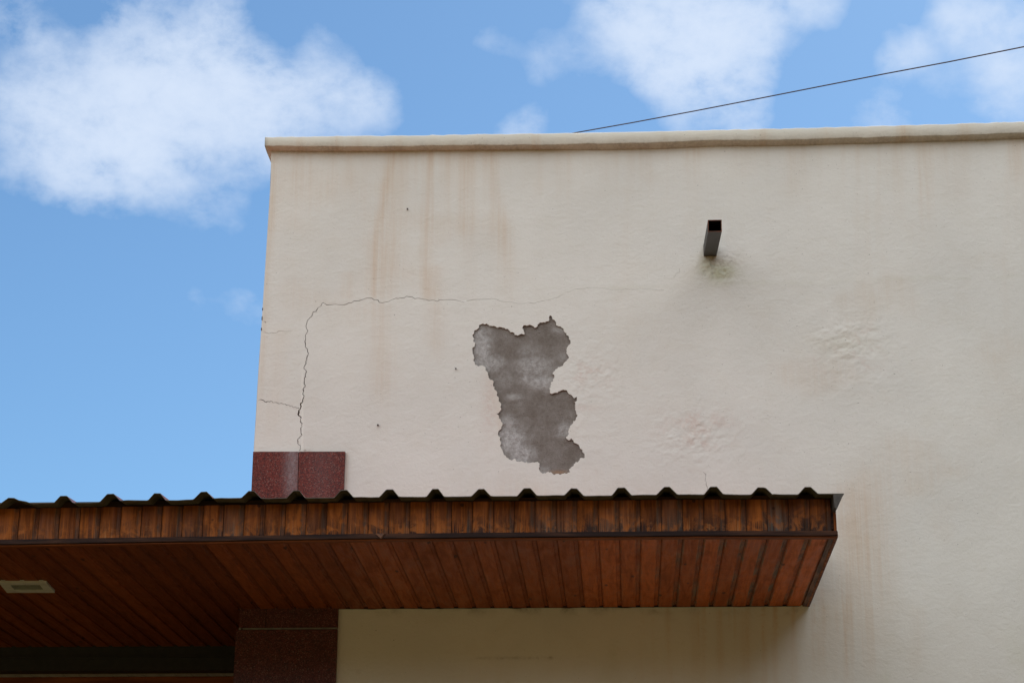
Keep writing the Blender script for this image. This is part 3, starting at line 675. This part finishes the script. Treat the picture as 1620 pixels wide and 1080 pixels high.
strip_along('front_trim', YF-.012, YF+.011, .001, -.021, M_trim, .002, 3)
# soffit boards
so_ = MB(); zs_front = lambda x: zfb+dz_at(x)-.020
def z_back(x): return ZS + (UY(0,0,1).z*0)
for i in range(len(bounds)-1):
    x0, x1 = bounds[i]+.0008, bounds[i+1]-.0008
    if bounds[i+1] >= XR-.001: x1 = XR-.03
    if x1-x0 < .02: continue
    rn = random.random(); yend = YW+.02 if (x0+x1)/2 > xr_ else YB+.02
    cxp = (Vector(((x0+x1)/2, YF, ZS))-EYE); cxp = 810+F*cxp.dot(RIGHT)/cxp.dot(FWD)
    NY_ = 22; V = []; gr = []; bl = []; ch = .006
    worn_lit = max(0, min(1, (cxp-930)/250))
    for j in range(NY_+1):
        v = j/NY_; y = YF+.012+(yend-YF-.012)*v; zf = zs_front((x0+x1)/2)*(1-min(1, v*1.0))+ZS*min(1, v*1.0)
        wob = .0007*float(fbm(y*9, x0*3, 3, 5))
        for k, (x, z) in enumerate(((x0, .007), (x0+ch, 0), (x0+ch+.006, 0), ((x0+x1)/2, 0), (x1-ch-.018, 0), (x1-ch-.012, 0), (x1-.014, .006), (x1, .007))):
            V.append((x+wob, y, zf+z)); e_ = 1 if k in (0, 1, 5, 6, 7) else 0
            nn = float(fbm(y*7+rn*50, x*20, 3, 6))
            gr.append(e_*worn_lit*max(0, .35+2.6*nn)); bl.append(e_*(.12+.13*worn_lit+.5*worn_lit*max(0, .5+2*nn)))
    Fc = [(j*8+k, j*8+k+1, (j+1)*8+k+1, (j+1)*8+k) for j in range(NY_) for k in range(7)]
    b = len(so_.v); so_.v += [Vector(q) for q in V]; so_.f += [tuple(q+b for q in f) for f in Fc]; so_.m += [0]*len(Fc)
    for k_, a_ in (('board', [rn]*len(V)), ('worn_lit', [max(0, min(1, (cxp-250)/850))]*len(V)), ('low', [0.0]*len(V)), ('grey', gr), ('black', bl)): so_.a.setdefault(k_, []); so_.a[k_] += a_  # boards painted lighter rightwards for light entering there, and for peeled varnish
so_.build('soffit', M_soffit, can)
mb = MB(); mb.box((XL, YF+.02, ZS+.03), (XR-.02, YW-.01, ZS+.05)); mb.box((XL, YW-.01, ZS+.03), (xl-.02, YB+.05, ZS+.05)); mb.build('ceiling_frame', M_trim, can)
strip_along('inner_trim', YF-.003, YF+.030, -.0215, -.028, M_redtrim, .001, 9, XR-.001)
# end trim board under the right edge
mb = MB(); n = 24; V = []; Fc = []
for j in range(n+1):
    y = YF-.004+(YW-.005-YF)*j/n; zf = zs_front(XR)*(1-j/n)+ZS*(j/n); wv = .0012*float(fbm(y*8, .2, 3, 11))
    V += [(XR-.032+wv, y, zf-.002), (XR+.003+wv, y, zf-.006+wv), (XR+.003+wv, y, zf+.02), (XR-.032, y, zf+.02)]
for j in range(n):
    for k in range(4): Fc.append((j*4+k, (j+1)*4+k, (j+1)*4+(k+1) % 4, j*4+(k+1) % 4))
Fc += [(0, 1, 2, 3), (n*4+3, n*4+2, n*4+1, n*4)]
mesh('end_trim', V, Fc, M_endtrim, can)
# ragged filler where the boards meet the wall
V = []; Fc = []; xq = np.arange(xr_+.003, XR-.03, .02)
for x in xq:
    n = max(0, float(fbm(x*14, .7, 4, 44)))*.016
    V += [(x, YW-.012-n*.3, ZS+.012), (x, YW-.010, ZS-.0005-n), (x, YW+.01, ZS-.001-n), (x, YW+.01, ZS+.012)]
for i in range(len(xq)-1):
    for k in range(4): Fc.append((i*4+k, i*4+(k+1) % 4, (i+1)*4+(k+1) % 4, (i+1)*4+k))
mesh('wall_filler', V, Fc, M_trim, can)
# splice in the front trim
P = UY(601, 847.5, YF-.014); mb = MB(); mb.add([(P.x-.022, P.y+.002, P.z+.012), (P.x+.026, P.y+.002, P.z+.012), (P.x+.006, P.y+.002, P.z-.014), (P.x-.018, P.y-.004, P.z+.009), (P.x+.020, P.y-.004, P.z+.009), (P.x+.004, P.y-.004, P.z-.010)], [(3, 5, 4), (0, 3, 4, 1), (1, 4, 5, 2), (2, 5, 3, 0)])
mb.build('trim_splice', M_endtrim, can)

# ribbed sheet roof -----------------------------------------------------
YE = YF-.098                                     # eaves overhang
rib_px = [21, 100.5, 174.5, 248.5, 322, 397, 469, 543.5, 616.5, 688.5, 761.5, 834, 908, 983, 1055.5, 1129.5, 1204, 1278.5]
ribs = [UY(q, 785, YE).x for q in rib_px]; pitch = ribs[8]-ribs[7]
x = ribs[0]-pitch
while x > XL+.1: ribs.insert(0, x); x -= pitch
ze_px = [(0, 797.0), (60, 795.5), (140, 794), (200, 790.5), (280, 791), (350, 787.5), (420, 787.5), (500, 787), (580, 785.7), (650, 785), (720, 784.7), (800, 783.8), (870, 783), (945, 783.5), (1020, 782.3), (1090, 781.2), (1165, 781.8), (1240, 781), (1335, 780.2)]
ex_ = [UY(a, b, YE).x for a, b in ze_px]; ez_ = [UY(a, b, YE).z for a, b in ze_px]
xr_roof = UY(1335.5, 780.5, YE).x
prof = []                                         # (x, dz) across the sheet
prof.append((XL, 0))
for i, r in enumerate(ribs):
    hb, ht, hh = .0415+random.uniform(-.002, .002), .0165+random.uniform(-.002, .002), .0335+random.uniform(-.0025, .0015)
    j1, j2 = random.uniform(-.003, .003), random.uniform(-.003, .003)
    if abs(r-UY(21, 785, YE).x) < .01:
        prof += [(r-.062, .0), (r-.022, .030), (r+.004, .028), (r+.026, .016), (r+.060, .008), (r+.085, 0)]; continue
    if abs(r-UY(1204, 785, YE).x) < .01: j2 = .012
    prof += [(r-hb-.006, 0), (r-hb+j1, .002), (r-ht+j1*.5, hh-.003), (r-ht+.004, hh), (r+ht-.004, hh), (r+ht+j2*.5, hh-.003), (r+hb+j2, .002), (r+hb+.008, 0)]
    if i < len(ribs)-1:
        a, b = r+hb+.02, ribs[i+1]-hb-.02
        for k in range(1, 5): prof.append((a+(b-a)*k/5, 0))
prof.append((xr_roof, 0)); prof.sort()
slope = math.tan(math.radians(5)); TH = .0022
ys = [YE, YE+.05, YE+.1, YE+.25, YE+.6, YE+1.2, YW-.005]
V = []; n = len(prof)
for lay in (0, 1):
    for j, y in enumerate(ys):
        for (x, dz) in prof:
            base = float(np.interp(x, ex_, ez_)) if x > ex_[0] else ez_[0]+(x-ex_[0])*.006
            wv = .0048*float(fbm(x*11, 2.0, 3, 31))*math.exp(-(y-YE)/.15)
            V.append((x, y+(.004*float(fbm(x*8, 7.0, 3, 32)) if j == 0 else 0), base+dz+wv+(y-YE)*slope-(TH if lay else 0)))
Fc = []; mi = []; m_ = n*len(ys)
for j in range(len(ys)-1):
    for k in range(n-1):
        a = j*n+k; Fc.append((a, a+1, a+n+1, a+n)); mi.append(0); Fc.append((m_+a, m_+a+n, m_+a+n+1, m_+a+1)); mi.append(1)
for k in range(n-1): Fc.append((k, m_+k, m_+k+1, k+1)); mi.append(1)
roof_o = mesh('roof_sheet', V, Fc, [M_rooftop, M_roofunder], can, False, mi)
# roof beyond the corner runs further back over the entrance
yl = YW-.005; V = []; xsq = [q for q in prof if q[0] < edge_x[-1]-.03]
for lay in (0, 1):
    for y in (yl, YB+.5):
        for (x, dz) in xsq:
            base = float(np.interp(x, ex_, ez_)) if x > ex_[0] else ez_[0]+(x-ex_[0])*.006
            V.append((x, y, base+dz+(y-YE)*slope-(TH if lay else 0)))
n2 = len(xsq); Fc = []; mi = []
for k in range(n2-1): Fc.append((k, k+1, n2+k+1, n2+k)); mi.append(0); a = 2*n2+k; Fc.append((a, a+n2, a+n2+1, a+1)); mi.append(1)
mesh('rear_roof_sheet', V, Fc, [M_rooftop, M_roofunder], can, False, mi)
# eaves board closing the rib ends, dark
mb = MB(); V = []; 
for x in np.arange(XL, XR, .1):
    base = float(np.interp(x, ex_, ez_)) if x > ex_[0] else ez_[0]+(x-ex_[0])*.006
    V.append((x, base))
Vb = []; Fc = []
for (x, b) in V: Vb += [(x, YF+.014, zft+dz_at(x)-.02), (x, YF+.014, b+.09*slope+.0)]
for i in range(len(V)-1): Fc.append((2*i, 2*i+2, 2*i+3, 2*i+1))
mesh('eaves_board', Vb, Fc, M_black, can)
# side flashing on the right end
zr = UY(1335.5, 780.5, YE).z; zlow = UY(1323.5, 806, YE+.01).z
mb = MB(); xa = UY(1318, 790, YE).x; xb_ = UY(1323.6, 800, YE).x
V = []; 
for y in (YE+.001, YW-.01):
    k = (y-YE)*slope
    V += [(xr_roof-.001, y, zr+.0015+k), (xb_, y, zlow+k), (xb_-.008, y, zlow+.01+k), (xb_-.012, y, zr-.002+k)]
Fc = [(0, 3, 2, 1), (4, 5, 6, 7)]+[(k, (k+1) % 4, 4+(k+1) % 4, 4+k) for k in range(4)]
mesh('side_flashing', V, Fc, M_flash, can)

# ------------------------------------------------------------------ soffit vent
zv = ZS-.004
tl, tr, br, bl_ = UZ(-2.0, 918, zv), UZ(73.5, 918, zv), UZ(87, 934, zv), UZ(11.5, 934, zv)
# its square frame sits level under the boards
vent = empty('ceiling_vent', (tl+br)/2)
tag(vent, 'small pale rectangular air vent set in the dark board ceiling under the canopy', 'vent')
def lerp4(u, v): return (tl*(1-u)+tr*u)*(1-v)+(bl_*(1-u)+br*u)*v
def plate(u0, v0, u1, v1, z0, z1):
    P = [lerp4(u0, v0), lerp4(u1, v0), lerp4(u1, v1), lerp4(u0, v1)]
    return [Vector((q.x, q.y, z0)) for q in P]+[Vector((q.x, q.y, z1)) for q in P]
BF = [(0, 1, 2, 3), (7, 6, 5, 4), (0, 4, 5, 1), (1, 5, 6, 2), (2, 6, 7, 3), (3, 7, 4, 0)]
mb = MB(); zi, zo = zv-.010, zv+.004
for (a, b, c_, d_) in ((0, 0, 1, .22), (0, .76, 1, 1), (0, .22, .20, .76), (.82, .22, 1, .76)): mb.add(plate(a, b, c_, d_, zi, zo), BF)
mb.build('vent_frame', M_vent, vent)
mb = MB(); mb.add(plate(.19, .21, .83, .77, zv-.001, zv+.003), BF)
for k in range(7): mb.add(plate(.20, .25+.075*k, .82, .25+.075*k+.022, zv-.007, zv-.002), BF)
mb.build('grille', M_ventin, vent)

# ------------------------------------------------------------------ drain pipe
P0 = W(1123.3, 405.3)                      # where the middle of its underside meets the wall
dirp = RAY(1002, 1010)                     # it falls towards the street: axis from outlet to wall
best = min((abs(( (540-F*((P0-dirp*L-EYE).dot(UP))/((P0-dirp*L-EYE).dot(FWD))) - 366.3)), L) for L in np.linspace(.05, .9, 400))
L = best[1]; print('pipe length', L)
ax = -dirp; sx = Vector((0, 0, 1)).cross(ax).normalized(); sx = -sx if sx.x < 0 else sx; up = ax.cross(sx); up = -up if up.z < 0 else up
hw = .0345; hh_ = .060; wt = .0028
def ring(c, w_, lo, hi): return [c+sx*(-w_)+up*lo, c+sx*w_+up*lo, c+sx*w_+up*hi, c+sx*(-w_)+up*hi]
A0 = P0-ax*.08; A1 = P0+ax*(L-.004); A2 = P0+ax*L
pipe = empty('drain_pipe', P0); tag(pipe, 'short square dark steel drain pipe sticking out of the cream wall', 'pipe')
V = ring(A0, hw, 0, hh_)+ring(A1, hw, 0, hh_)+ring(A1, hw-wt, wt, hh_-wt)+ring(A0, hw-wt, wt, hh_-wt)
Fc = []
for s_ in (0, 1, 2): Fc += [(s_*4+k, s_*4+(k+1) % 4, (s_+1)*4+(k+1) % 4, (s_+1)*4+k) for k in range(4)]
Fc.append((12, 13, 14, 15))
mesh('pipe_body', V, Fc, M_pipe, pipe)
V = ring(A1, hw+.0004, -.0004, hh_+.0004)+ring(A2, hw+.0004, -.0004, hh_+.0004)+ring(A2, hw-wt, wt, hh_-wt)+ring(A1, hw-wt, wt, hh_-wt)
Fc = []
for s_ in (0, 1, 2): Fc += [(s_*4+k, s_*4+(k+1) % 4, (s_+1)*4+(k+1) % 4, (s_+1)*4+k) for k in range(4)]
mesh('rim', V, Fc, M_rust, pipe)

# ------------------------------------------------------------------ overhead wire
pts = []
pw = [(900, 212.2), (917, 209.0), (1000, 194.3), (1100, 175.6), (1200, 156.2), (1300, 136.5), (1400, 117), (1500, 98.3), (1620, 74.2)]
for i, (a, b) in enumerate(pw): Yd = 13.0-(a-900)/720*2.0; pts.append(UY(a, b, Yd))
d0 = (pts[1]-pts[0]).normalized(); pts.insert(0, pts[0]-d0*.5); d1 = (pts[-1]-pts[-2]).normalized()
for k in range(1, 8): pts.append(pts[-1]+(d1+Vector((0, 0, .01*k))).normalized()*.8)
cu = []
for i in range(len(pts)-1):
    for k in range(6): cu.append(pts[i].lerp(pts[i+1], k/6))
cu.append(pts[-1]); V = []; n = 8; r = .0042
for i, q in enumerate(cu):
    tdir = (cu[min(i+1, len(cu)-1)]-cu[max(i-1, 0)]).normalized(); a_ = tdir.cross(Vector((0, 0, 1))).normalized(); b_ = tdir.cross(a_)
    for k in range(n): an = 2*math.pi*k/n; V.append(q+a_*r*math.cos(an)+b_*r*math.sin(an))
Fc = [(i*n+k, i*n+(k+1) % n, (i+1)*n+(k+1) % n, (i+1)*n+k) for i in range(len(cu)-1) for k in range(n)]
tag(mesh('overhead_cable', V, Fc, M_wire, smooth=True), 'thin dark cable rising to the right above the roof edge against the sky', 'cable')
